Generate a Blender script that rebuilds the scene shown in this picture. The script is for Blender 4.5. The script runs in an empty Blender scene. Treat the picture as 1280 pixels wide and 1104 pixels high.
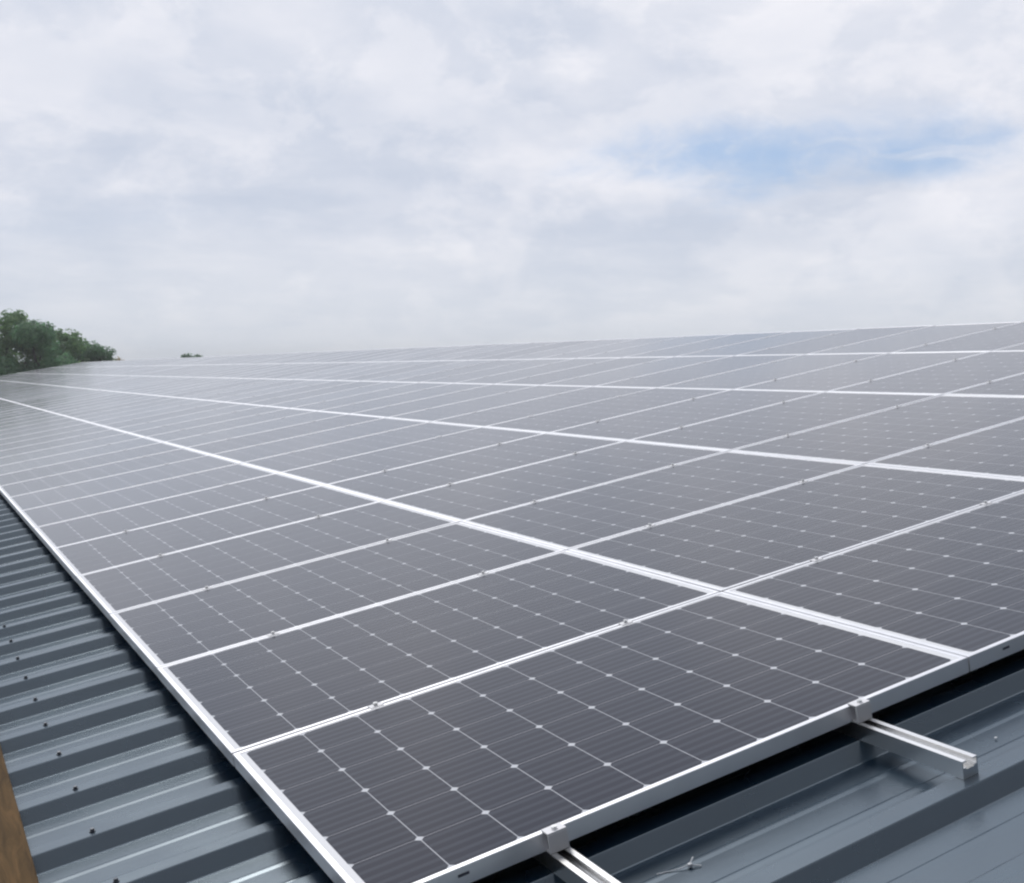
import bpy, bmesh, math, random
from mathutils import Vector, Matrix
R = math.radians
random.seed(7)
SC = bpy.context.scene
COL = SC.collection

# ------------------------------------------------------------------ camera
TH = R(10.1)                                    # pitch of the roof
def W(u, v, w):                                 # roof coordinates (up the slope, along the eaves, out of the roof) -> world
    return Vector((u*math.cos(TH) - w*math.sin(TH), v, u*math.sin(TH) + w*math.cos(TH)))
camd = bpy.data.cameras.new('camera'); cam = bpy.data.objects.new('camera', camd); COL.objects.link(cam)
camd.sensor_width = 36.0; camd.lens = 36.0*1452.16/1280.0
camd.clip_start = 0.05; camd.clip_end = 6000
Rc = ((0.86964441, -0.46867093, -0.15513272), (-0.20351919, -0.05405727, -0.97757749), (0.4497761, 0.88171728, -0.14239413))
CAM = W(-0.57545, -2.03565, 1.13863)
ax = [W(*Rc[0]), -W(*Rc[1]), -W(*Rc[2])]
M = Matrix(((ax[0].x, ax[1].x, ax[2].x, CAM.x), (ax[0].y, ax[1].y, ax[2].y, CAM.y), (ax[0].z, ax[1].z, ax[2].z, CAM.z), (0, 0, 0, 1)))
cam.matrix_world = M
SC.camera = cam
def ray(px, py):                                # direction of a point of the 1280 x 1104 photograph, to place far things
    d = W(*[(px-640)/1452.16*Rc[0][k] + (py-552)/1452.16*Rc[1][k] + Rc[2][k] for k in range(3)])
    return d.normalized()

# ------------------------------------------------------------------ sky, sun, exposure
SUN_EL, SUN_AZ = R(51), R(2)                   # azimuth measured from +Y towards +X
w = bpy.data.worlds.new('World'); SC.world = w; w.use_nodes = True
nt = w.node_tree; nt.nodes.clear()
def N(t, **k):
    n = nt.nodes.new(t)
    for a, b in k.items(): setattr(n, a, b)
    return n
def L(a, b): nt.links.new(a, b)
def math_(op, a, b=None, c=None, clamp=False):
    n = N('ShaderNodeMath', operation=op); n.use_clamp = clamp
    for i, x in enumerate((a, b, c)):
        if x is None: continue
        if isinstance(x, (int, float)): n.inputs[i].default_value = x
        else: L(x, n.inputs[i])
    return n.outputs[0]
def sm(x, lo, hi, a=0.0, b=1.0):
    n = N('ShaderNodeMapRange', interpolation_type='SMOOTHSTEP')
    L(x, n.inputs[0])
    for i, q in enumerate((lo, hi, a, b)): n.inputs[i+1].default_value = q
    return n.outputs[0]
out = N('ShaderNodeOutputWorld'); bg = N('ShaderNodeBackground'); bg.inputs[1].default_value = 0.1
sky = N('ShaderNodeTexSky', sky_type='NISHITA'); sky.sun_disc = False
sky.sun_elevation = SUN_EL; sky.sun_rotation = SUN_AZ; sky.air_density = 1.0; sky.dust_density = 1.5
tc = N('ShaderNodeTexCoord'); sep = N('ShaderNodeSeparateXYZ'); L(tc.outputs['Generated'], sep.inputs[0])
X, Y, Z = sep.outputs
zz = math_('ADD', math_('MAXIMUM', Z, 0.0), 0.16)
cmb = N('ShaderNodeCombineXYZ'); L(math_('DIVIDE', X, zz), cmb.inputs[0]); L(math_('DIVIDE', Y, zz), cmb.inputs[1])
def noise(vec, scale, detail, rough, dist=0.0, loc=(0, 0, 0), st=(1, 1, 1)):
    m = N('ShaderNodeMapping'); L(vec, m.inputs[0]); m.inputs['Location'].default_value = loc; m.inputs['Scale'].default_value = st
    n = N('ShaderNodeTexNoise'); L(m.outputs[0], n.inputs['Vector'])
    n.inputs['Scale'].default_value = scale; n.inputs['Detail'].default_value = detail
    n.inputs['Roughness'].default_value = rough; n.inputs['Distortion'].default_value = dist
    return n.outputs['Fac']
n1 = noise(cmb.outputs[0], 0.75, 5, 0.5, 0.4, (3.1, 1.7, 0))
n2 = noise(cmb.outputs[0], 2.3, 7, 0.55, 0.3, (0.4, 6.2, 0))
n3 = noise(tc.outputs['Generated'], 7.0, 7, 0.55, 0.4, (2, 5, 1), (1, 1, 2.0))
dens = math_('ADD', math_('ADD', math_('MULTIPLY', n1, 0.34), math_('MULTIPLY', n2, 0.36)), math_('MULTIPLY', n3, 0.30))
puff = noise(cmb.outputs[0], 2.0, 9, 0.6, 0.3, (5.2, 0.3, 0))
puff2 = noise(tc.outputs['Generated'], 8.0, 10, 0.60, 0.2, (1.2, 8.1, 4), (1, 1, 1.5))
puff3 = noise(tc.outputs['Generated'], 3.6, 8, 0.55, 0.15, (4.7, 3.3, 1), (1, 1, 1.7))
edge = math_('ADD', math_('MULTIPLY', sm(puff2, 0.45, 0.57), 0.42), math_('ADD', math_('MULTIPLY', sm(puff, 0.46, 0.60), 0.20), math_('MULTIPLY', sm(puff3, 0.44, 0.56), 0.38)))
pp = ray(1240, 222); dd = N('ShaderNodeVectorMath', operation='DOT_PRODUCT'); L(tc.outputs['Generated'], dd.inputs[0]); dd.inputs[1].default_value = pp
shade = math_('ADD', math_('ADD', math_('MULTIPLY', sm(dens, 0.41, 0.59), 0.25), math_('MULTIPLY', edge, 0.72)), sm(dd.outputs['Value'], math.cos(0.075), 1.0, 0.0, 0.45))
shade = math_('MINIMUM', shade, 1.05)
mix = N('ShaderNodeMix', data_type='RGBA'); L(shade, mix.inputs[0])
mix.inputs[6].default_value = (5.9, 6.5, 7.75, 1); mix.inputs[7].default_value = (9.2, 9.2, 9.75, 1)
hz = N('ShaderNodeMix', data_type='RGBA'); L(sm(Z, 0.16, 0.0, 0.0, 0.6), hz.inputs[0]); L(mix.outputs[2], hz.inputs[6])
hz.inputs[7].default_value = (7.5, 7.95, 8.6, 1)
# brighter overhead, where the cloud is thinner
gain = N('ShaderNodeVectorMath', operation='SCALE'); L(hz.outputs[2], gain.inputs[0]); L(sm(Z, 0.45, 0.95, 1.0, 1.30), gain.inputs['Scale'])
# an opening in the cloud where blue shows through
pd = ray(975, 194); az0, el0 = math.atan2(pd.x, pd.y), math.asin(pd.z)
az = math_('ARCTAN2', X, Y); el = math_('ARCSINE', Z)
da = math_('DIVIDE', math_('SUBTRACT', az, az0), 0.165); de = math_('DIVIDE', math_('SUBTRACT', el, el0 + 0.0), 0.037)
r2 = math_('SQRT', math_('ADD', math_('MULTIPLY', da, da), math_('MULTIPLY', de, de)))
wv = noise(tc.outputs['Generated'], 5.0, 9, 0.6, 0.5, (2, 4, 9), (1, 1, 1.9))
wsp = noise(tc.outputs['Generated'], 16.0, 8, 0.6, 1.0, (3, 3, 3), (1, 1, 2.2))
hole = sm(math_('ADD', r2, math_('MULTIPLY', math_('SUBTRACT', wv, 0.5), 2.8)), 1.35, 0.3, 0.0, 0.88)
hole = math_('MULTIPLY', hole, sm(wsp, 0.45, 0.70, 1.0, 0.5))
wide = sm(noise(cmb.outputs[0], 0.5, 4, 0.5, 0.2, (9, 2, 0)), 0.56, 0.75, 0.0, 0.12)
blue = N('ShaderNodeMix', data_type='RGBA'); blue.inputs[0].default_value = 0.62
L(sky.outputs[0], blue.inputs[6]); blue.inputs[7].default_value = (3.4, 5.3, 8.6, 1)
bl2 = N('ShaderNodeVectorMath', operation='SCALE'); L(blue.outputs[2], bl2.inputs[0]); bl2.inputs['Scale'].default_value = 1.0
fin = N('ShaderNodeMix', data_type='RGBA'); L(math_('MAXIMUM', hole, wide), fin.inputs[0]); 
# unseen sky behind the camera, dimmed on purpose to darken the rib flanks
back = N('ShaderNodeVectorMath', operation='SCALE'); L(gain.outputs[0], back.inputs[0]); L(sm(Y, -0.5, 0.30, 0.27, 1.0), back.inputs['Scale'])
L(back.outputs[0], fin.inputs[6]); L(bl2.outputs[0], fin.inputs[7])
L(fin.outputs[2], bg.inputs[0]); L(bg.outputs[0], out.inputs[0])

sd = bpy.data.lights.new('sun', 'SUN'); sd.energy = 1.5; sd.angle = R(16); sd.color = (1, 0.98, 0.95)
so = bpy.data.objects.new('sun', sd); COL.objects.link(so)
sv = Vector((math.cos(SUN_EL)*math.sin(SUN_AZ), math.cos(SUN_EL)*math.cos(SUN_AZ), math.sin(SUN_EL)))
so.rotation_euler = sv.to_track_quat('Z', 'Y').to_euler(); so.location = (0, 0, 60)
SC.view_settings.view_transform = 'Standard'; SC.view_settings.look = 'None'
SC.view_settings.exposure = 0.0; SC.view_settings.gamma = 1.0
SC.render.engine = 'CYCLES'
SC.cycles.filter_width = 2.3
SC.cycles.sample_clamp_indirect = 1.2; SC.cycles.caustics_reflective = False

# ------------------------------------------------------------------ materials
def mat(name):
    m = bpy.data.materials.new(name); m.use_nodes = True
    t = m.node_tree; b = t.nodes['Principled BSDF']
    return m, t, b
def simple(name, col, rough=0.5, metal=0.0, var=0.0, scale=8.0, bump=0.0, bscale=60.0, stretch=(1, 1, 1)):
    m, t, b = mat(name)
    b.inputs['Base Color'].default_value = (*col, 1); b.inputs['Roughness'].default_value = rough; b.inputs['Metallic'].default_value = metal
    c = t.nodes.new('ShaderNodeTexCoord'); mp = t.nodes.new('ShaderNodeMapping'); t.links.new(c.outputs['Object'], mp.inputs[0]); mp.inputs['Scale'].default_value = stretch
    if var:
        n = t.nodes.new('ShaderNodeTexNoise'); n.inputs['Scale'].default_value = scale; n.inputs['Detail'].default_value = 6
        t.links.new(mp.outputs[0], n.inputs['Vector'])
        mx = t.nodes.new('ShaderNodeMix'); mx.data_type = 'RGBA'; t.links.new(n.outputs['Fac'], mx.inputs[0])
        mx.inputs[6].default_value = (*[x*(1-var) for x in col], 1); mx.inputs[7].default_value = (*[min(1, x*(1+var)) for x in col], 1)
        t.links.new(mx.outputs[2], b.inputs['Base Color'])
        mr = t.nodes.new('ShaderNodeMapRange'); t.links.new(n.outputs['Fac'], mr.inputs[0])
        mr.inputs[3].default_value = rough*0.8; mr.inputs[4].default_value = min(1, rough*1.2)
        t.links.new(mr.outputs[0], b.inputs['Roughness'])
    if bump:
        n = t.nodes.new('ShaderNodeTexNoise'); n.inputs['Scale'].default_value = bscale; t.links.new(mp.outputs[0], n.inputs['Vector'])
        bp = t.nodes.new('ShaderNodeBump'); bp.inputs['Strength'].default_value = bump; bp.inputs['Distance'].default_value = 0.01
        t.links.new(n.outputs['Fac'], bp.inputs['Height']); t.links.new(bp.outputs[0], b.inputs['Normal'])
    return m
M_FRAME = simple('anodised_aluminium', (0.90, 0.90, 0.92), 0.40, 0.75, 0.05, 14)
M_RAIL = simple('mill_aluminium', (0.94, 0.935, 0.92), 0.30, 1.0, 0.06, 20, stretch=(1, 0.1, 1))
M_CLAMP = simple('clamp_aluminium', (0.88, 0.87, 0.88), 0.5, 0.0, 0.05, 30)
M_BOLT = simple('stainless_bolt', (0.8, 0.8, 0.8), 0.35, 0.6)
M_SCREW = simple('dark_screw', (0.09, 0.10, 0.12), 0.4, 0.2)
M_TRIM = simple('grey_trim_steel', (0.06, 0.08, 0.105), 0.4, 0.0, 0.1, 5)
M_WALL = simple('grey_green_cladding', (0.10, 0.13, 0.13), 0.5, 0.0, 0.1, 3)
M_PLASTIC = simple('white_nylon', (0.75, 0.77, 0.78), 0.4)
M_SLOT = simple('dark_slot', (0.09, 0.09, 0.12), 0.7)

def roof_mat():
    m, t, b = mat('slate_blue_coated_steel')
    nn = t.nodes.new; lk = t.links.new
    c = nn('ShaderNodeTexCoord')
    mp = nn('ShaderNodeMapping'); mp.inputs['Scale'].default_value = (0.6, 9, 1); lk(c.outputs['Object'], mp.inputs[0])
    n1 = nn('ShaderNodeTexNoise'); n1.inputs['Scale'].default_value = 2.2; n1.inputs['Detail'].default_value = 7; lk(mp.outputs[0], n1.inputs['Vector'])
    n2 = nn('ShaderNodeTexNoise'); n2.inputs['Scale'].default_value = 5; n2.inputs['Detail'].default_value = 4; n2.inputs['Roughness'].default_value = 0.5; lk(c.outputs['Object'], n2.inputs['Vector'])
    ad = nn('ShaderNodeMath'); ad.operation = 'MULTIPLY'; lk(n1.outputs['Fac'], ad.inputs[0]); lk(n2.outputs['Fac'], ad.inputs[1])
    r = nn('ShaderNodeValToRGB'); lk(ad.outputs[0], r.inputs[0])
    r.color_ramp.elements[0].position = 0.12; r.color_ramp.elements[0].color = (0.002, 0.014, 0.034, 1)
    r.color_ramp.elements[1].position = 0.42; r.color_ramp.elements[1].color = (0.006, 0.024, 0.048, 1)
    lk(r.outputs[0], b.inputs['Base Color'])
    mr = nn('ShaderNodeMapRange'); lk(n2.outputs['Fac'], mr.inputs[0]); mr.inputs[3].default_value = 0.22; mr.inputs[4].default_value = 0.32
    lk(mr.outputs[0], b.inputs['Roughness'])
    b.inputs['IOR'].default_value = 2.7; b.inputs['Specular Tint'].default_value = (0.82, 0.94, 1.0, 1)
    n3 = nn('ShaderNodeTexNoise'); n3.inputs['Scale'].default_value = 1.6; n3.inputs['Detail'].default_value = 3
    mp2 = nn('ShaderNodeMapping'); mp2.inputs['Scale'].default_value = (1, 6, 1); lk(c.outputs['Object'], mp2.inputs[0]); lk(mp2.outputs[0], n3.inputs['Vector'])
    bp = nn('ShaderNodeBump'); bp.inputs['Strength'].default_value = 0.05; bp.inputs['Distance'].default_value = 0.02; lk(n3.outputs['Fac'], bp.inputs['Height']); lk(bp.outputs[0], b.inputs['Normal'])
    return m
M_ROOF = roof_mat()

CU0, CV0, CP, CPV = 0.029, 0.0165, 0.1592, 0.1603      # where the cells start on the module and their pitch
def cell_mat():
    m, t, b = mat('monocrystalline_cells_under_glass')
    nn = t.nodes.new; lk = t.links.new
    c = nn('ShaderNodeTexCoord'); s = nn('ShaderNodeSeparateXYZ'); lk(c.outputs['Object'], s.inputs[0])
    def mth(op, a, bb=None, cc=None):
        n = nn('ShaderNodeMath'); n.operation = op
        for i, x in enumerate((a, bb, cc)):
            if x is None: continue
            if isinstance(x, (int, float)): n.inputs[i].default_value = x
            else: lk(x, n.inputs[i])
        return n.outputs[0]
    u = mth('SUBTRACT', s.outputs[0], CU0); v = mth('SUBTRACT', s.outputs[1], CV0)
    fu = mth('MULTIPLY', mth('FRACT', mth('DIVIDE', u, CP)), CP); fv = mth('MULTIPLY', mth('FRACT', mth('DIVIDE', v, CPV)), CPV)
    cu = mth('ABSOLUTE', mth('SUBTRACT', fu, CP/2)); cv = mth('ABSOLUTE', mth('SUBTRACT', fv, CPV/2))
    h = CP/2 - 0.0009; hv = CPV/2 - 0.0005
    inu = mth('LESS_THAN', cu, h); inv = mth('LESS_THAN', cv, hv)
    corner = mth('LESS_THAN', mth('ADD', cu, cv), CP - 0.0108)
    area = mth('MULTIPLY', mth('MULTIPLY', mth('GREATER_THAN', u, 0.001), mth('LESS_THAN', u, 10*CP-0.001)), mth('MULTIPLY', mth('GREATER_THAN', v, 0.0005), mth('LESS_THAN', v, 6*CPV-0.0005)))
    cell = mth('MULTIPLY', mth('MULTIPLY', inu, inv), mth('MULTIPLY', corner, area))
    # five busbars along the long side of the module
    bb = mth('ABSOLUTE', mth('SUBTRACT', mth('FRACT', mth('DIVIDE', fv, CPV/5)), 0.5))
    sb = nn('ShaderNodeMapRange'); sb.interpolation_type = 'SMOOTHSTEP'; lk(bb, sb.inputs[0]); sb.inputs[1].default_value = 0.30; sb.inputs[2].default_value = 0.10
    bus = sb.outputs[0]
    n1 = nn('ShaderNodeTexNoise'); n1.inputs['Scale'].default_value = 2.5; n1.inputs['Detail'].default_value = 3
    oi = nn('ShaderNodeObjectInfo')
    geo = nn('ShaderNodeNewGeometry'); lk(geo.outputs['Position'], n1.inputs['Vector'])
    # each cell a touch different in tone
    cid = nn('ShaderNodeCombineXYZ'); lk(mth('FLOOR', mth('DIVIDE', u, CP)), cid.inputs[0]); lk(mth('FLOOR', mth('DIVIDE', v, CPV)), cid.inputs[1]); lk(mth('MULTIPLY', oi.outputs['Random'], 91.0), cid.inputs[2])
    wn = nn('ShaderNodeTexWhiteNoise'); lk(cid.outputs[0], wn.inputs['Vector'])
    tone = mth('ADD', mth('MULTIPLY', n1.outputs['Fac'], 0.6), mth('MULTIPLY', wn.outputs['Value'], 0.4))
    cr = nn('ShaderNodeMix'); cr.data_type = 'RGBA'; lk(tone, cr.inputs[0]); cr.inputs[6].default_value = (0.004, 0.006, 0.019, 1); cr.inputs[7].default_value = (0.010, 0.011, 0.026, 1)
    m1 = nn('ShaderNodeMix'); m1.data_type = 'RGBA'; lk(bus, m1.inputs[0]); lk(cr.outputs[2], m1.inputs[6]); m1.inputs[7].default_value = (0.030, 0.035, 0.052, 1)
    m2 = nn('ShaderNodeMix'); m2.data_type = 'RGBA'; lk(cell, m2.inputs[0]); mb = nn('ShaderNodeMix'); mb.data_type = 'RGBA'; lk(area, mb.inputs[0]); mb.inputs[6].default_value = (0.86, 0.86, 0.87, 1); mb.inputs[7].default_value = (0.62, 0.63, 0.66, 1); lk(mb.outputs[2], m2.inputs[6]); lk(m1.outputs[2], m2.inputs[7])
    lk(m2.outputs[2], b.inputs['Base Color'])
    b.inputs['IOR'].default_value = 1.10
    n2 = nn('ShaderNodeTexNoise'); n2.inputs['Scale'].default_value = 3.5; n2.inputs['Detail'].default_value = 5; lk(geo.outputs['Position'], n2.inputs['Vector'])
    mr = nn('ShaderNodeMapRange'); lk(n2.outputs['Fac'], mr.inputs[0]); mr.inputs[3].default_value = 0.26; mr.inputs[4].default_value = 0.34
    b.inputs['Coat Weight'].default_value = 1.0; b.inputs['Coat IOR'].default_value = 1.33
    lk(mth('MULTIPLY_ADD', oi.outputs['Random'], 0.05, 0.125), b.inputs['Coat Roughness'])
    lk(mr.outputs[0], b.inputs['Roughness'])
    return m
M_CELL = cell_mat()

def wood_mat():
    m, t, b = mat('weathered_brown_timber'); nn = t.nodes.new; lk = t.links.new
    c = nn('ShaderNodeTexCoord'); mp = nn('ShaderNodeMapping'); mp.inputs['Scale'].default_value = (9, 1.1, 9); lk(c.outputs['Object'], mp.inputs[0])
    n = nn('ShaderNodeTexNoise'); n.inputs['Scale'].default_value = 4; n.inputs['Detail'].default_value = 9; n.inputs['Roughness'].default_value = 0.65; n.inputs['Distortion'].default_value = 0.8; lk(mp.outputs[0], n.inputs['Vector'])
    r = nn('ShaderNodeValToRGB'); lk(n.outputs['Fac'], r.inputs[0]); e = r.color_ramp.elements
    e[0].position = 0.3; e[0].color = (0.05, 0.03, 0.012, 1); e[1].position = 0.72; e[1].color = (0.17, 0.095, 0.038, 1)
    x = e.new(0.5); x.color = (0.105, 0.062, 0.024, 1)
    lk(r.outputs[0], b.inputs['Base Color']); b.inputs['Roughness'].default_value = 0.85; b.inputs['Specular IOR Level'].default_value = 0.2
    bp = nn('ShaderNodeBump'); bp.inputs['Strength'].default_value = 0.4; bp.inputs['Distance'].default_value = 0.004; lk(n.outputs['Fac'], bp.inputs['Height']); lk(bp.outputs[0], b.inputs['Normal'])
    return m
M_WOOD = wood_mat()

def leaf_mat(name, dark, light):
    m, t, b = mat(name); nn = t.nodes.new; lk = t.links.new
    g = nn('ShaderNodeNewGeometry'); n = nn('ShaderNodeTexNoise'); n.inputs['Scale'].default_value = 0.7; n.inputs['Detail'].default_value = 4; lk(g.outputs['Position'], n.inputs['Vector'])
    a = nn('ShaderNodeMath'); a.operation = 'MULTIPLY_ADD'; lk(g.outputs['Random Per Island'], a.inputs[0]); a.inputs[1].default_value = 0.5
    s = nn('ShaderNodeMath'); s.operation = 'SUBTRACT'; lk(n.outputs['Fac'], s.inputs[0]); s.inputs[1].default_value = 0.25; lk(s.outputs[0], a.inputs[2])
    r = nn('ShaderNodeMix'); r.data_type = 'RGBA'; lk(a.outputs[0], r.inputs[0]); r.inputs[6].default_value = (*dark, 1); r.inputs[7].default_value = (*light, 1)
    lk(r.outputs[2], b.inputs['Base Color']); b.inputs['Roughness'].default_value = 0.55
    tr = nn('ShaderNodeBsdfTranslucent'); lk(r.outputs[2], tr.inputs[0]); ms = nn('ShaderNodeMixShader'); ms.inputs[0].default_value = 0.55
    lk(b.outputs[0], ms.inputs[1]); lk(tr.outputs[0], ms.inputs[2]); lk(ms.outputs[0], t.nodes['Material Output'].inputs['Surface'])
    return m
M_LEAF = leaf_mat('tree_leaves', (0.090, 0.200, 0.100), (0.27, 0.44, 0.16))
M_LEAF2 = leaf_mat('dark_leaves', (0.075, 0.185, 0.115), (0.20, 0.38, 0.17))
M_OCHRE = leaf_mat('ochre_leaves', (0.30, 0.22, 0.10), (0.55, 0.45, 0.22))
M_BARK = simple('bark', (0.045, 0.04, 0.035), 0.9, 0, 0.3, 6)
M_GRASS = simple('grass_field', (0.07, 0.11, 0.04), 0.9, 0, 0.35, 0.15)

# ------------------------------------------------------------------ helpers
def tag(o, label=None, cat=None, group=None, kind=None):
    if label: o['label'] = label
    if cat: o['category'] = cat
    if group: o['group'] = group
    if kind: o['kind'] = kind
    return o
def link(name, me, m, parent=None):
    if m and not me.materials: me.materials.append(m)
    o = bpy.data.objects.new(name, me); COL.objects.link(o); o.parent = parent
    return o
def obj(name, bm, m, parent=None, smooth=False):
    bmesh.ops.recalc_face_normals(bm, faces=bm.faces)
    me = bpy.data.meshes.new(name); bm.to_mesh(me); bm.free()
    if smooth:
        for p in me.polygons: p.use_smooth = True
    return link(name, me, m, parent)
def box(bm, x0, y0, z0, x1, y1, z1, bev=0.0):
    r = bmesh.ops.create_cube(bm, size=1.0); vs = r['verts']
    for q in vs:
        q.co = Vector((x0 if q.co.x < 0 else x1, y0 if q.co.y < 0 else y1, z0 if q.co.z < 0 else z1))
    if bev:
        es = list({e for q in vs for e in q.link_edges})
        bmesh.ops.bevel(bm, geom=es, offset=bev, segments=1, affect='EDGES')
def extrude_profile(bm, pts, y0, y1, axis='y'):
    """closed profile of (a, z) swept along an axis"""
    def P(a, z, s): return (a, s, z) if axis == 'y' else (s, a, z)
    A = [bm.verts.new(P(a, z, y0)) for a, z in pts]; B = [bm.verts.new(P(a, z, y1)) for a, z in pts]
    n = len(pts)
    for i in range(n): bm.faces.new((A[i], A[(i+1) % n], B[(i+1) % n], B[i]))
    bm.faces.new(A); bm.faces.new(B[::-1])
def empty(name, loc=(0, 0, 0), rot=(0, 0, 0)):
    o = bpy.data.objects.new(name, None); COL.objects.link(o); o.location = loc; o.rotation_euler = rot
    o.empty_display_size = 0.1
    return o
ROT = (0, -TH, 0)
WORDS = ['first', 'second', 'third', 'fourth', 'fifth', 'sixth', 'seventh', 'eighth', 'ninth', 'tenth', 'eleventh', 'twelfth']
def nth(k):
    if k <= 12: return WORDS[k-1]
    return '%d%s' % (k, 'th' if 10 < k % 100 < 14 else {1: 'st', 2: 'nd', 3: 'rd'}.get(k % 10, 'th'))

# ------------------------------------------------------------------ ground
GZ = -5.6
bm = bmesh.new(); n = 40; S = 900
g = [[bm.verts.new((-S + 2*S*i/n, -S + 2*S*j/n, GZ)) for j in range(n+1)] for i in range(n+1)]
for i in range(n):
    for j in range(n): bm.faces.new((g[i][j], g[i+1][j], g[i+1][j+1], g[i][j+1]))
tag(obj('ground', bm, M_GRASS), kind='structure')

# ------------------------------------------------------------------ barn and its corrugated roof
PU, PV = 1.658, 1.006                           # pitch of the modules up the slope and along the roof
NC, NR = 5, 64
V0, V1 = -9.0, NR*PV + 0.35
U0, U1 = -0.66, NC*PU + 0.16
CR, PAN = -0.082, -0.119                        # crown and pan level of the sheet
barn = empty('barn', (0, 0, 0))
tag(barn, 'long barn whose slate blue ribbed metal roof carries the solar panels', 'barn')
def roof_profile():
    pts = []; k0 = int(math.floor((V0-1.316)/0.3333)); k1 = int(math.ceil((V1-1.316)/0.3333))
    for k in range(k0, k1):
        e = 1.316 + 0.33333*k
        # pan in front of the crown with two small swages, near flank, crown, far flank
        pts += [(e-0.255, PAN), (e-0.224, PAN), (e-0.211, PAN+0.0012), (e-0.206, PAN+0.0012), (e-0.201, PAN),
                (e-0.124, PAN), (e-0.111, PAN+0.0012), (e-0.106, PAN+0.0012), (e-0.101, PAN),
                (e-0.036, PAN), (e-0.0335, PAN+0.0015), (e-0.0025, CR-0.002), (e, CR), (e+0.048, CR), (e+0.0505, CR-0.002), (e+0.074, PAN+0.002)]
    return [p for p in pts if V0 <= p[0] <= V1]
def sheet(u0, u1, su=1):
    bm = bmesh.new(); prof = roof_profile(); us = [u0, u1]
    rows = [[bm.verts.new((uu, v, z)) for v, z in prof] for uu in us]
    for a in range(len(us)-1):
        for i in range(len(prof)-1): bm.faces.new((rows[a][i], rows[a+1][i], rows[a+1][i+1], rows[a][i+1]))
    return bm
rs = obj('roof', sheet(U0, U1), M_ROOF, barn); rs.rotation_euler = ROT
fr = obj('roof', sheet(U0, U1), M_ROOF, barn)
RX = W(U1, 0, 0).x
fr.matrix_local = Matrix.Translation((2*RX + 0.02, V0+V1, 0)) @ Matrix.Rotation(math.pi, 4, 'Z') @ Matrix.Rotation(-TH, 4, 'Y')
# ridge cap
bm = bmesh.new(); top = W(U1, 0, CR).z + 0.03
a = 0.14
extrude_profile(bm, [(RX-a, top-a*math.tan(TH)-0.0), (RX+0.01, top+0.004), (RX+0.02+a, top-a*math.tan(TH)), (RX+0.02+a, top-a*math.tan(TH)-0.02), (RX+0.01, top-0.012), (RX-a, top-a*math.tan(TH)-0.02)], V0, V1)
obj('ridge_cap', bm, M_TRIM, rs and barn)
# walls: ribbed cladding
def wall(pts, name='wall'):
    bm = bmesh.new()
    A = [bm.verts.new(p) for p in pts]; bm.faces.new(A)
    r = bmesh.ops.extrude_face_region(bm, geom=bm.faces[:])
    nrm = (Vector(pts[1])-Vector(pts[0])).cross(Vector(pts[2])-Vector(pts[0])).normalized()
    for q in r['geom']:
        if isinstance(q, bmesh.types.BMVert): q.co += nrm*0.12
    return obj(name, bm, M_WALL, barn)
xe = W(U0+0.28, 0, 0).x; ze = W(U0+0.28, 0, -0.20).z; xr = 2*RX+0.02-xe; zr = W(U1, 0, -0.20).z
wall([(xe, V0+0.2, GZ), (xe, V1-0.2, GZ), (xe, V1-0.2, ze), (xe, V0+0.2, ze)])
wall([(xr, V0+0.2, GZ), (xr, V0+0.2, ze), (xr, V1-0.2, ze), (xr, V1-0.2, GZ)])
for yy in (V0+0.05, V1-0.05):
    wall([(xe, yy, GZ), (xe, yy, ze), (RX, yy, zr), (xr, yy, ze), (xr, yy, GZ)][::(1 if yy > 0 else -1)])
# verge flashing along both gable ends
for yy in (V0, V1):
    s = 1 if yy > 0 else -1
    bm = bmesh.new(); box(bm, U0, min(yy-0.02*s, yy+0.03*s), -0.26, U1-0.02, max(yy-0.02*s, yy+0.03*s), -0.072, 0.004)
    obj('verge_flashing', bm, M_TRIM, barn).rotation_euler = ROT
# gutter
bm = bmesh.new(); gx, gz = W(U0, 0, PAN).x-0.055, W(U0, 0, PAN).z-0.03
o_ = [(gx+0.07*math.cos(t), gz+0.07*math.sin(t)) for t in [math.pi+math.pi*i/10 for i in range(11)]]
i_ = [(gx+0.066*math.cos(t), gz+0.066*math.sin(t)) for t in [2*math.pi-math.pi*i/10 for i in range(11)]]
extrude_profile(bm, o_+i_, V0, V1); obj('gutter', bm, M_TRIM, barn)
# fixings on the crowns
bm = bmesh.new()
bmesh.ops.create_cone(bm, cap_ends=True, segments=16, radius1=0.0080, radius2=0.0072, depth=0.003, matrix=Matrix.Translation((0, 0, 0.0015)))
bmesh.ops.create_cone(bm, cap_ends=True, segments=6, radius1=0.0055, radius2=0.0052, depth=0.006, matrix=Matrix.Translation((0, 0, 0.006)))
me = bpy.data.meshes.new('roof_screw'); bm.to_mesh(me); bm.free()
for uu in (-0.377,):
    for k in range(-12, 24):
        s = link('roof_screw', me, M_SCREW, barn)
        s.location = W(uu + random.uniform(-0.004, 0.004), 1.316+0.33333*k+0.026+random.uniform(-0.004, 0.004), CR)
        s.rotation_euler = (random.uniform(-0.06, 0.06), -TH+random.uniform(-0.06, 0.06), random.uniform(0, 1))

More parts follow.
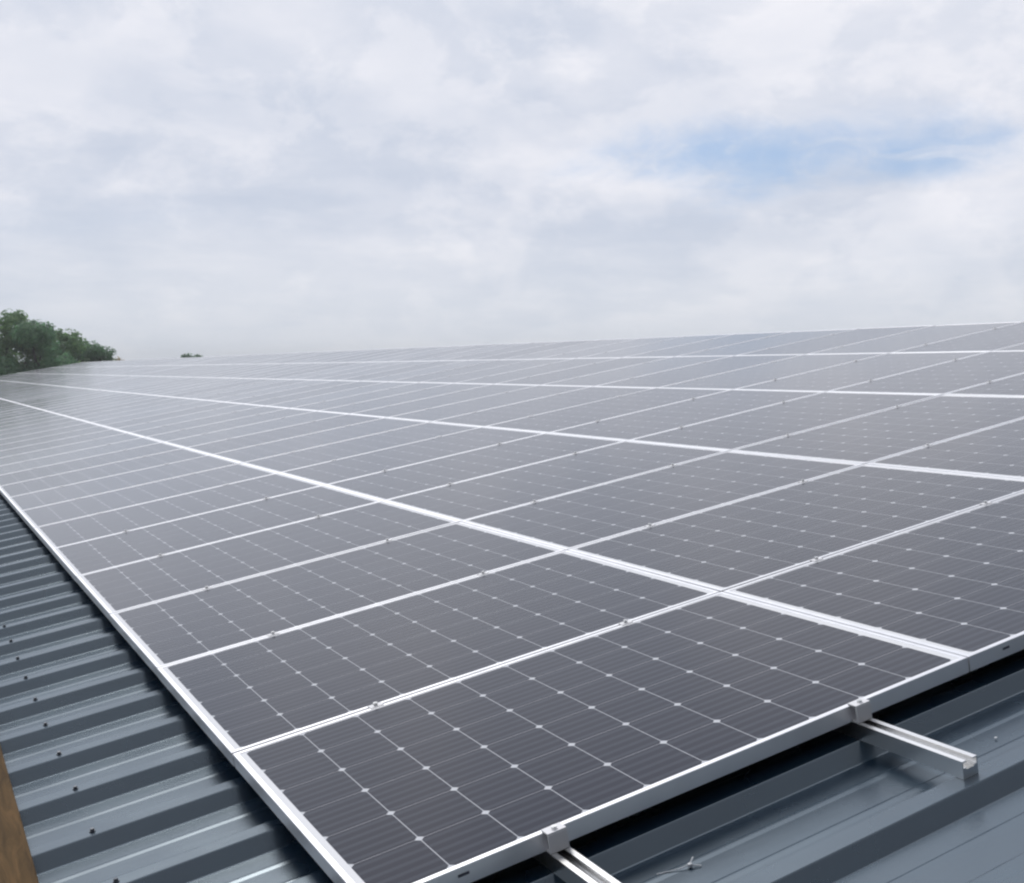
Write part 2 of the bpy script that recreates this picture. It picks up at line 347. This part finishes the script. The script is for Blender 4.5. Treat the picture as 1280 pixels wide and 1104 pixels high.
# ------------------------------------------------------------------ mounting rails
def rail_mesh():
    bm = bmesh.new(); h = 0.023; t, b = -0.0405, -0.0815
    pr = [(-h, b), (h, b), (h, t), (h-0.013, t), (h-0.013, t-0.003), (h-0.003, t-0.003), (h-0.003, t-0.016), (h-0.011, t-0.016), (h-0.011, t-0.020), (-h+0.011, t-0.020), (-h+0.011, t-0.016),
          (-h+0.003, t-0.016), (-h+0.003, t-0.003), (-h+0.013, t-0.003), (-h+0.013, t), (-h, t)]
    extrude_profile(bm, pr, 0, NR*PV+0.05+0.32)
    me = bpy.data.meshes.new('mounting_rail'); bmesh.ops.recalc_face_normals(bm, faces=bm.faces); bm.to_mesh(me); bm.free(); me.materials.append(M_RAIL)
    return me
rme = rail_mesh(); RAILS = (0.415, 1.271)
rl = {(0, 0): 'silver channel rail poking out at the bottom edge of the picture, nearest the eaves',
      (0, 1): 'silver channel rail with its open end sticking out over the bare ribbed roof'}
for i in range(NC):
    for k in range(2):
        o = link('mounting_rail', rme, M_RAIL)
        o.location = W(i*PU+RAILS[k], -0.325 + (0 if i == 0 else random.uniform(-0.02, 0.02)), 0); o.rotation_euler = ROT
        lab = rl.get((i, k)) or 'aluminium rail under the %s panel column from the eaves, %s of its two' % (nth(i+1), 'lower' if k == 0 else 'upper')
        tag(o, lab, 'mounting rail', 'rails carrying the solar panels')

# ------------------------------------------------------------------ solar panels
LU, LV, HT = 1.653, 0.997, 0.040
def frame_mesh():
    bm = bmesh.new()
    pr = [(0, -HT), (0, -0.0012), (0.0012, 0), (0.0132, 0), (0.0140, -0.0008), (0.0140, -0.0068), (0.002, -0.0068), (0.002, -0.038), (0.028, -0.038), (0.028, -HT)]
    rings = []
    for cx, cy, sx, sy in ((0, 0, 1, 1), (LU, 0, -1, 1), (LU, LV, -1, -1), (0, LV, 1, -1)):
        rings.append([bm.verts.new((cx+sx*a, cy+sy*a, z)) for a, z in pr])
    for q in range(4):
        A, B = rings[q], rings[(q+1) % 4]
        for i in range(len(pr)): bm.faces.new((A[i], A[(i+1) % len(pr)], B[(i+1) % len(pr)], B[i]))
    bmesh.ops.recalc_face_normals(bm, faces=bm.faces)
    me = bpy.data.meshes.new('frame'); bm.to_mesh(me); bm.free(); me.materials.append(M_FRAME); return me
def box_mesh(name, m, *boxes):
    bm = bmesh.new()
    for b in boxes: box(bm, *b)
    me = bpy.data.meshes.new(name); bm.to_mesh(me); bm.free(); me.materials.append(m); return me
fme = frame_mesh()
gme = box_mesh('glass', M_CELL, (0.0134, 0.0134, -0.0062, LU-0.0134, LV-0.0134, -0.0014))
gp = PV - LV
mid_me = box_mesh('clamp', M_CLAMP, (-0.020, -0.009, 0.0003, 0.020, gp+0.009, 0.0018, 0.0005), (-0.019, 0.002, -0.042, 0.019, gp-0.002, 0.0001))
end_me = box_mesh('clamp', M_CLAMP, (-0.023, -0.020, 0.0003, 0.023, 0.009, 0.0042, 0.0008), (-0.023, -0.0205, -0.0402, 0.023, -0.0165, 0.0002, 0.0005), (-0.023, -0.0164, -0.0402, 0.023, -0.0006, -0.0362))
bm = bmesh.new()
bmesh.ops.create_cone(bm, cap_ends=True, segments=16, radius1=0.0065, radius2=0.0062, depth=0.006, matrix=Matrix.Translation((0, 0, 0.0066)))
bmesh.ops.create_cone(bm, cap_ends=True, segments=6, radius1=0.003, radius2=0.003, depth=0.0004, matrix=Matrix.Translation((0, 0, 0.0099)))
bme = bpy.data.meshes.new('bolt'); bm.to_mesh(bme); bm.free(); bme.materials.append(M_BOLT)
slot_me = box_mesh('drain_slot', M_SLOT, (-0.013, -0.0006, -0.0035, 0.013, 0.001, 0.0035, 0.0012))
def child(name, me, par, loc=(0, 0, 0)):
    o = bpy.data.objects.new(name, me); COL.objects.link(o); o.parent = par; o.location = loc; return o
COLN = ['lowest column by the eaves', 'second-lowest column', 'middle column', 'second-highest column', 'top column by the ridge']
for i in range(NC):
    for j in range(NR):
        jit = lambda s: random.uniform(-s, s)
        p = empty('solar_panel', W(i*PU + jit(0.0015), j*PV, jit(0.0006)), (jit(0.0012), -TH + jit(0.0010), jit(0.0005)))
        if j == 0: p.location = W(i*PU, 0, 0); p.rotation_euler = ROT
        if i == 0 and j == 0: lab = 'dark framed solar panel at the near left corner, closest to the camera'
        elif j == 0 and i == 1: lab = 'dark solar panel on the near edge, right of the corner panel'
        elif j == 0: lab = 'dark solar panel on the near edge, %s' % COLN[i]
        elif j == NR-1: lab = 'pale reflecting solar panel at the far end, %s' % COLN[i]
        else:
            look = 'dark' if j < 4 else 'greyish' if j < 10 else 'pale reflecting'
            lab = '%s solar panel, %s from the near edge, %s' % (look, nth(j+1), COLN[i])
        tag(p, lab, 'solar panel', 'solar panels laid in rows on the roof')
        child('frame', fme, p); child('glass', gme, p)
        for ru in RAILS:
            if j < NR-1:
                c = child('clamp', mid_me, p, (ru, LV, 0))
                if j < 5: child('bolt', bme, c, (0, gp/2, 0))
            if j == 0:
                c = child('clamp', end_me, p, (ru, 0, 0)); child('bolt', bme, c, (0, -0.008, 0.0006))
        if j == 0:
            child('drain_slot', slot_me, p, (0.205 if i == 0 else 0.137, 0, -0.017))

# ------------------------------------------------------------------ timber board lying along the eaves
bm = bmesh.new(); box(bm, -0.225, 0, 0, 0, 3.9, 0.038, 0.003)
bd = obj('timber_board', bm, M_WOOD); bd.location = W(-0.527, -1.55, CR+0.001); bd.rotation_euler = ROT
tag(bd, 'brown weathered timber board lying along the eaves at lower left', 'timber board')

# ------------------------------------------------------------------ litter left on the sheet
def tube(bm, pts, rad, seg=6):
    prev = None
    for i, p in enumerate(pts):
        p = Vector(p); d = (Vector(pts[min(i+1, len(pts)-1)])-Vector(pts[max(i-1, 0)])).normalized()
        a = d.orthogonal().normalized(); b = d.cross(a)
        if prev is not None:
            b = prev.cross(d)*-1; b = d.cross(prev).normalized(); a = b.cross(d).normalized()
        prev = a
        ring = [bm.verts.new(p+rad*(a*math.cos(2*math.pi*k/seg)+b*math.sin(2*math.pi*k/seg))) for k in range(seg)]
        if i:
            for k in range(seg): bm.faces.new((last[k], last[(k+1) % seg], ring[(k+1) % seg], ring[k]))
        else: bm.faces.new(ring[::-1])
        last = ring
    bm.faces.new(last)
bm = bmesh.new()
tube(bm, [(0.576, -0.118, 0.002), (0.60, -0.128, 0.003), (0.625, -0.137, 0.004), (0.643, -0.143, 0.008)], 0.0011)
tube(bm, [(0.643, -0.143, 0.008), (0.652, -0.140, 0.014), (0.657, -0.137, 0.016)], 0.0016)
tube(bm, [(0.643, -0.143, 0.006), (0.655, -0.150, 0.004), (0.662, -0.156, 0.003)], 0.0014)
bm.verts.ensure_lookup_table()
box(bm, 0.639, -0.147, 0.002, 0.648, -0.139, 0.010, 0.001)
o = obj('cable_tie', bm, M_PLASTIC); o.location = W(0, 0, PAN); o.rotation_euler = ROT
tag(o, 'small white cut cable tie lying on the roof between the two rails', 'cable tie')
bm = bmesh.new(); bmesh.ops.create_icosphere(bm, subdivisions=1, radius=0.0035)
for q in bm.verts: q.co.z *= 0.4; q.co.x *= 1.3
o = obj('metal_scrap', bm, M_PLASTIC); o.location = W(1.512, -0.188, PAN+0.005); o.rotation_euler = ROT
tag(o, 'tiny white scrap lying on the roof beyond the rail end', 'scrap')

# ------------------------------------------------------------------ trees beyond the far gable
def tree(name, px, ytop, dist, width, label, leaf, group=None, nleaf=5200, lsize=0.14, depth=None, seed=0):
    rnd = random.Random(seed)
    d = ray(px, ytop); k = dist/math.hypot(d.x, d.y); top = CAM + d*k
    H = top.z - GZ; root = empty(name, (top.x, top.y, GZ))
    tag(root, label, 'tree', group)
    r = width/2.0
    # trunk and limbs
    bm = bmesh.new()
    def limb(a, b, ra, rb, seg=7, n=5):
        a, b = Vector(a), Vector(b); last = None; dd = (b-a).normalized(); s = dd.orthogonal().normalized(); t = dd.cross(s)
        for q in range(n+1):
            f = q/n; c = a.lerp(b, f) + Vector((rnd.uniform(-.08, .08), rnd.uniform(-.08, .08), 0))*(f > 0 and f < 1)
            rr = ra*(1-f)+rb*f
            ring = [bm.verts.new(c+rr*(s*math.cos(2*math.pi*m/seg)+t*math.sin(2*math.pi*m/seg))) for m in range(seg)]
            if last:
                for m in range(seg): bm.faces.new((last[m], last[(m+1) % seg], ring[(m+1) % seg], ring[m]))
            last = ring
    limb((0, 0, 0), (0.2, 0.1, H*0.55), 0.035*H, 0.018*H); limb((0.2, 0.1, H*0.55), (0, 0, H*0.93), 0.018*H, 0.004*H)
    for q in range(9):
        an = rnd.uniform(0, 6.28); z0 = H*rnd.uniform(0.25, 0.6)
        limb((0.1, 0.05, z0), (r*0.75*math.cos(an), r*0.75*math.sin(an), z0+H*rnd.uniform(0.1, 0.28)), 0.011*H, 0.003*H, 5, 3)
    obj('trunk', bm, M_BARK, root, True)
    # crown: many leaf clumps around an uneven set of boughs
    bm = bmesh.new(); boughs = []
    zc = H*0.60; rz = H*0.40
    for q in range(34):
        th = rnd.uniform(0, 2*math.pi); zf = rnd.uniform(-1, 0.93); rr = math.sqrt(max(0, 1-zf*zf))*rnd.uniform(0.45, 1.0)
        boughs.append((Vector((r*rr*math.cos(th), r*rr*math.sin(th), zc+rz*zf*0.93)), rnd.uniform(0.16, 0.30)*r+0.25))
    boughs += [(Vector((0, 0, H-0.30)), 0.22), (Vector((0.1, 0, H-0.75)), 0.42), (Vector((-r*0.45, 0, H-0.9)), 0.25), (Vector((r*0.5, 0.2, H-1.1)), 0.28)]; boughs.append((Vector((0, 0, zc)), r*0.6))
    for q in range(5):
        th = rnd.uniform(0, 6.28); boughs.append((Vector((r*0.4*math.cos(th), r*0.4*math.sin(th), H-rnd.uniform(0.5, 1.2))), 0.45))
    tot = sum(b[1]**2 for b in boughs)
    for c, br in boughs:
        for q in range(int(nleaf*br*br/tot)):
            v = Vector((rnd.gauss(0, 1), rnd.gauss(0, 1), rnd.gauss(0, 1))).normalized()*br*rnd.uniform(0.55, 1.12)
            if v.z < 0: v.z *= 0.7
            p = c + v; s = lsize*rnd.uniform(0.6, 1.3)
            nrm = (v.normalized()+Vector((rnd.uniform(-.8, .8), rnd.uniform(-.8, .8), rnd.uniform(-.3, .9)))).normalized()
            a = nrm.orthogonal().normalized(); a.rotate(Matrix.Rotation(rnd.uniform(0, 6.28), 3, nrm)); b = nrm.cross(a)
            bm.faces.new([bm.verts.new(p+a*s), bm.verts.new(p+b*s*0.45), bm.verts.new(p-a*s), bm.verts.new(p-b*s*0.45)])
    me = bpy.data.meshes.new('crown'); bm.to_mesh(me); bm.free(); link('crown', me, leaf, root)
    return root
G = 'trees beyond the far end of the barn'
tree('broadleaf_tree', 5, 386, 82, 5.2, 'tallest green tree at the left edge beyond the roof', M_LEAF, G, 15000, seed=1)
tree('broadleaf_tree', 40, 399, 80, 4.6, 'full green tree second from the left edge beyond the roof', M_LEAF2, G, 13000, seed=2)
tree('broadleaf_tree', 74, 409, 84, 4.0, 'rounded dark green tree between the tall ones and the small tree', M_LEAF, G, 11000, seed=3)
tree('broadleaf_tree', 97, 424, 88, 2.7, 'narrow tree filling the dip left of the small end tree', M_LEAF2, G, 8000, seed=4)
tree('broadleaf_tree', 123, 430, 86, 2.7, 'small rounded tree at the right end of the green group', M_LEAF2, G, 9000, lsize=0.12, seed=5)
tree('broadleaf_tree', -45, 384, 84, 5.6, 'big tree outside the left edge beyond the roof', M_LEAF, G, 11000, seed=6)
tree('broadleaf_tree', -115, 402, 82, 6.0, 'big spreading tree well left of the visible group', M_LEAF, G, 11000, seed=7)
tree('broadleaf_tree', -190, 408, 86, 6.5, 'outermost tree far left of the visible group', M_LEAF2, G, 11000, seed=8)
tree('ochre_tree', 147, 444, 92, 1.5, 'small yellowish brown treetop just right of the green trees', M_OCHRE, None, 2500, lsize=0.12, seed=9)
tree('distant_tree', 236, 440.5, 150, 2.3, 'tiny dark treetop peeping over the ridge, its higher half', M_LEAF2, 'treetops peeping over the ridge', 2500, lsize=0.2, seed=10)
tree('distant_tree', 247, 442.5, 152, 1.8, 'tiny dark treetop peeping over the ridge, the lower one on the right', M_LEAF2, 'treetops peeping over the ridge', 2000, lsize=0.2, seed=11)


# ------------------------------------------------------------------ thin summer haze
bm = bmesh.new(); box(bm, -905, -905, GZ-1.0, 905, 905, 14.0)
m = bpy.data.materials.new('haze_air'); m.use_nodes = True; t = m.node_tree; t.nodes.clear()
oo = t.nodes.new('ShaderNodeOutputMaterial'); pv = t.nodes.new('ShaderNodeVolumePrincipled')
pv.inputs['Color'].default_value = (0.97, 0.99, 1.0, 1); pv.inputs['Density'].default_value = 0.0010; pv.inputs['Anisotropy'].default_value = 0.3
t.links.new(pv.outputs[0], oo.inputs['Volume'])
tag(obj('haze', bm, m), 'thin pale haze', None, None, 'stuff')
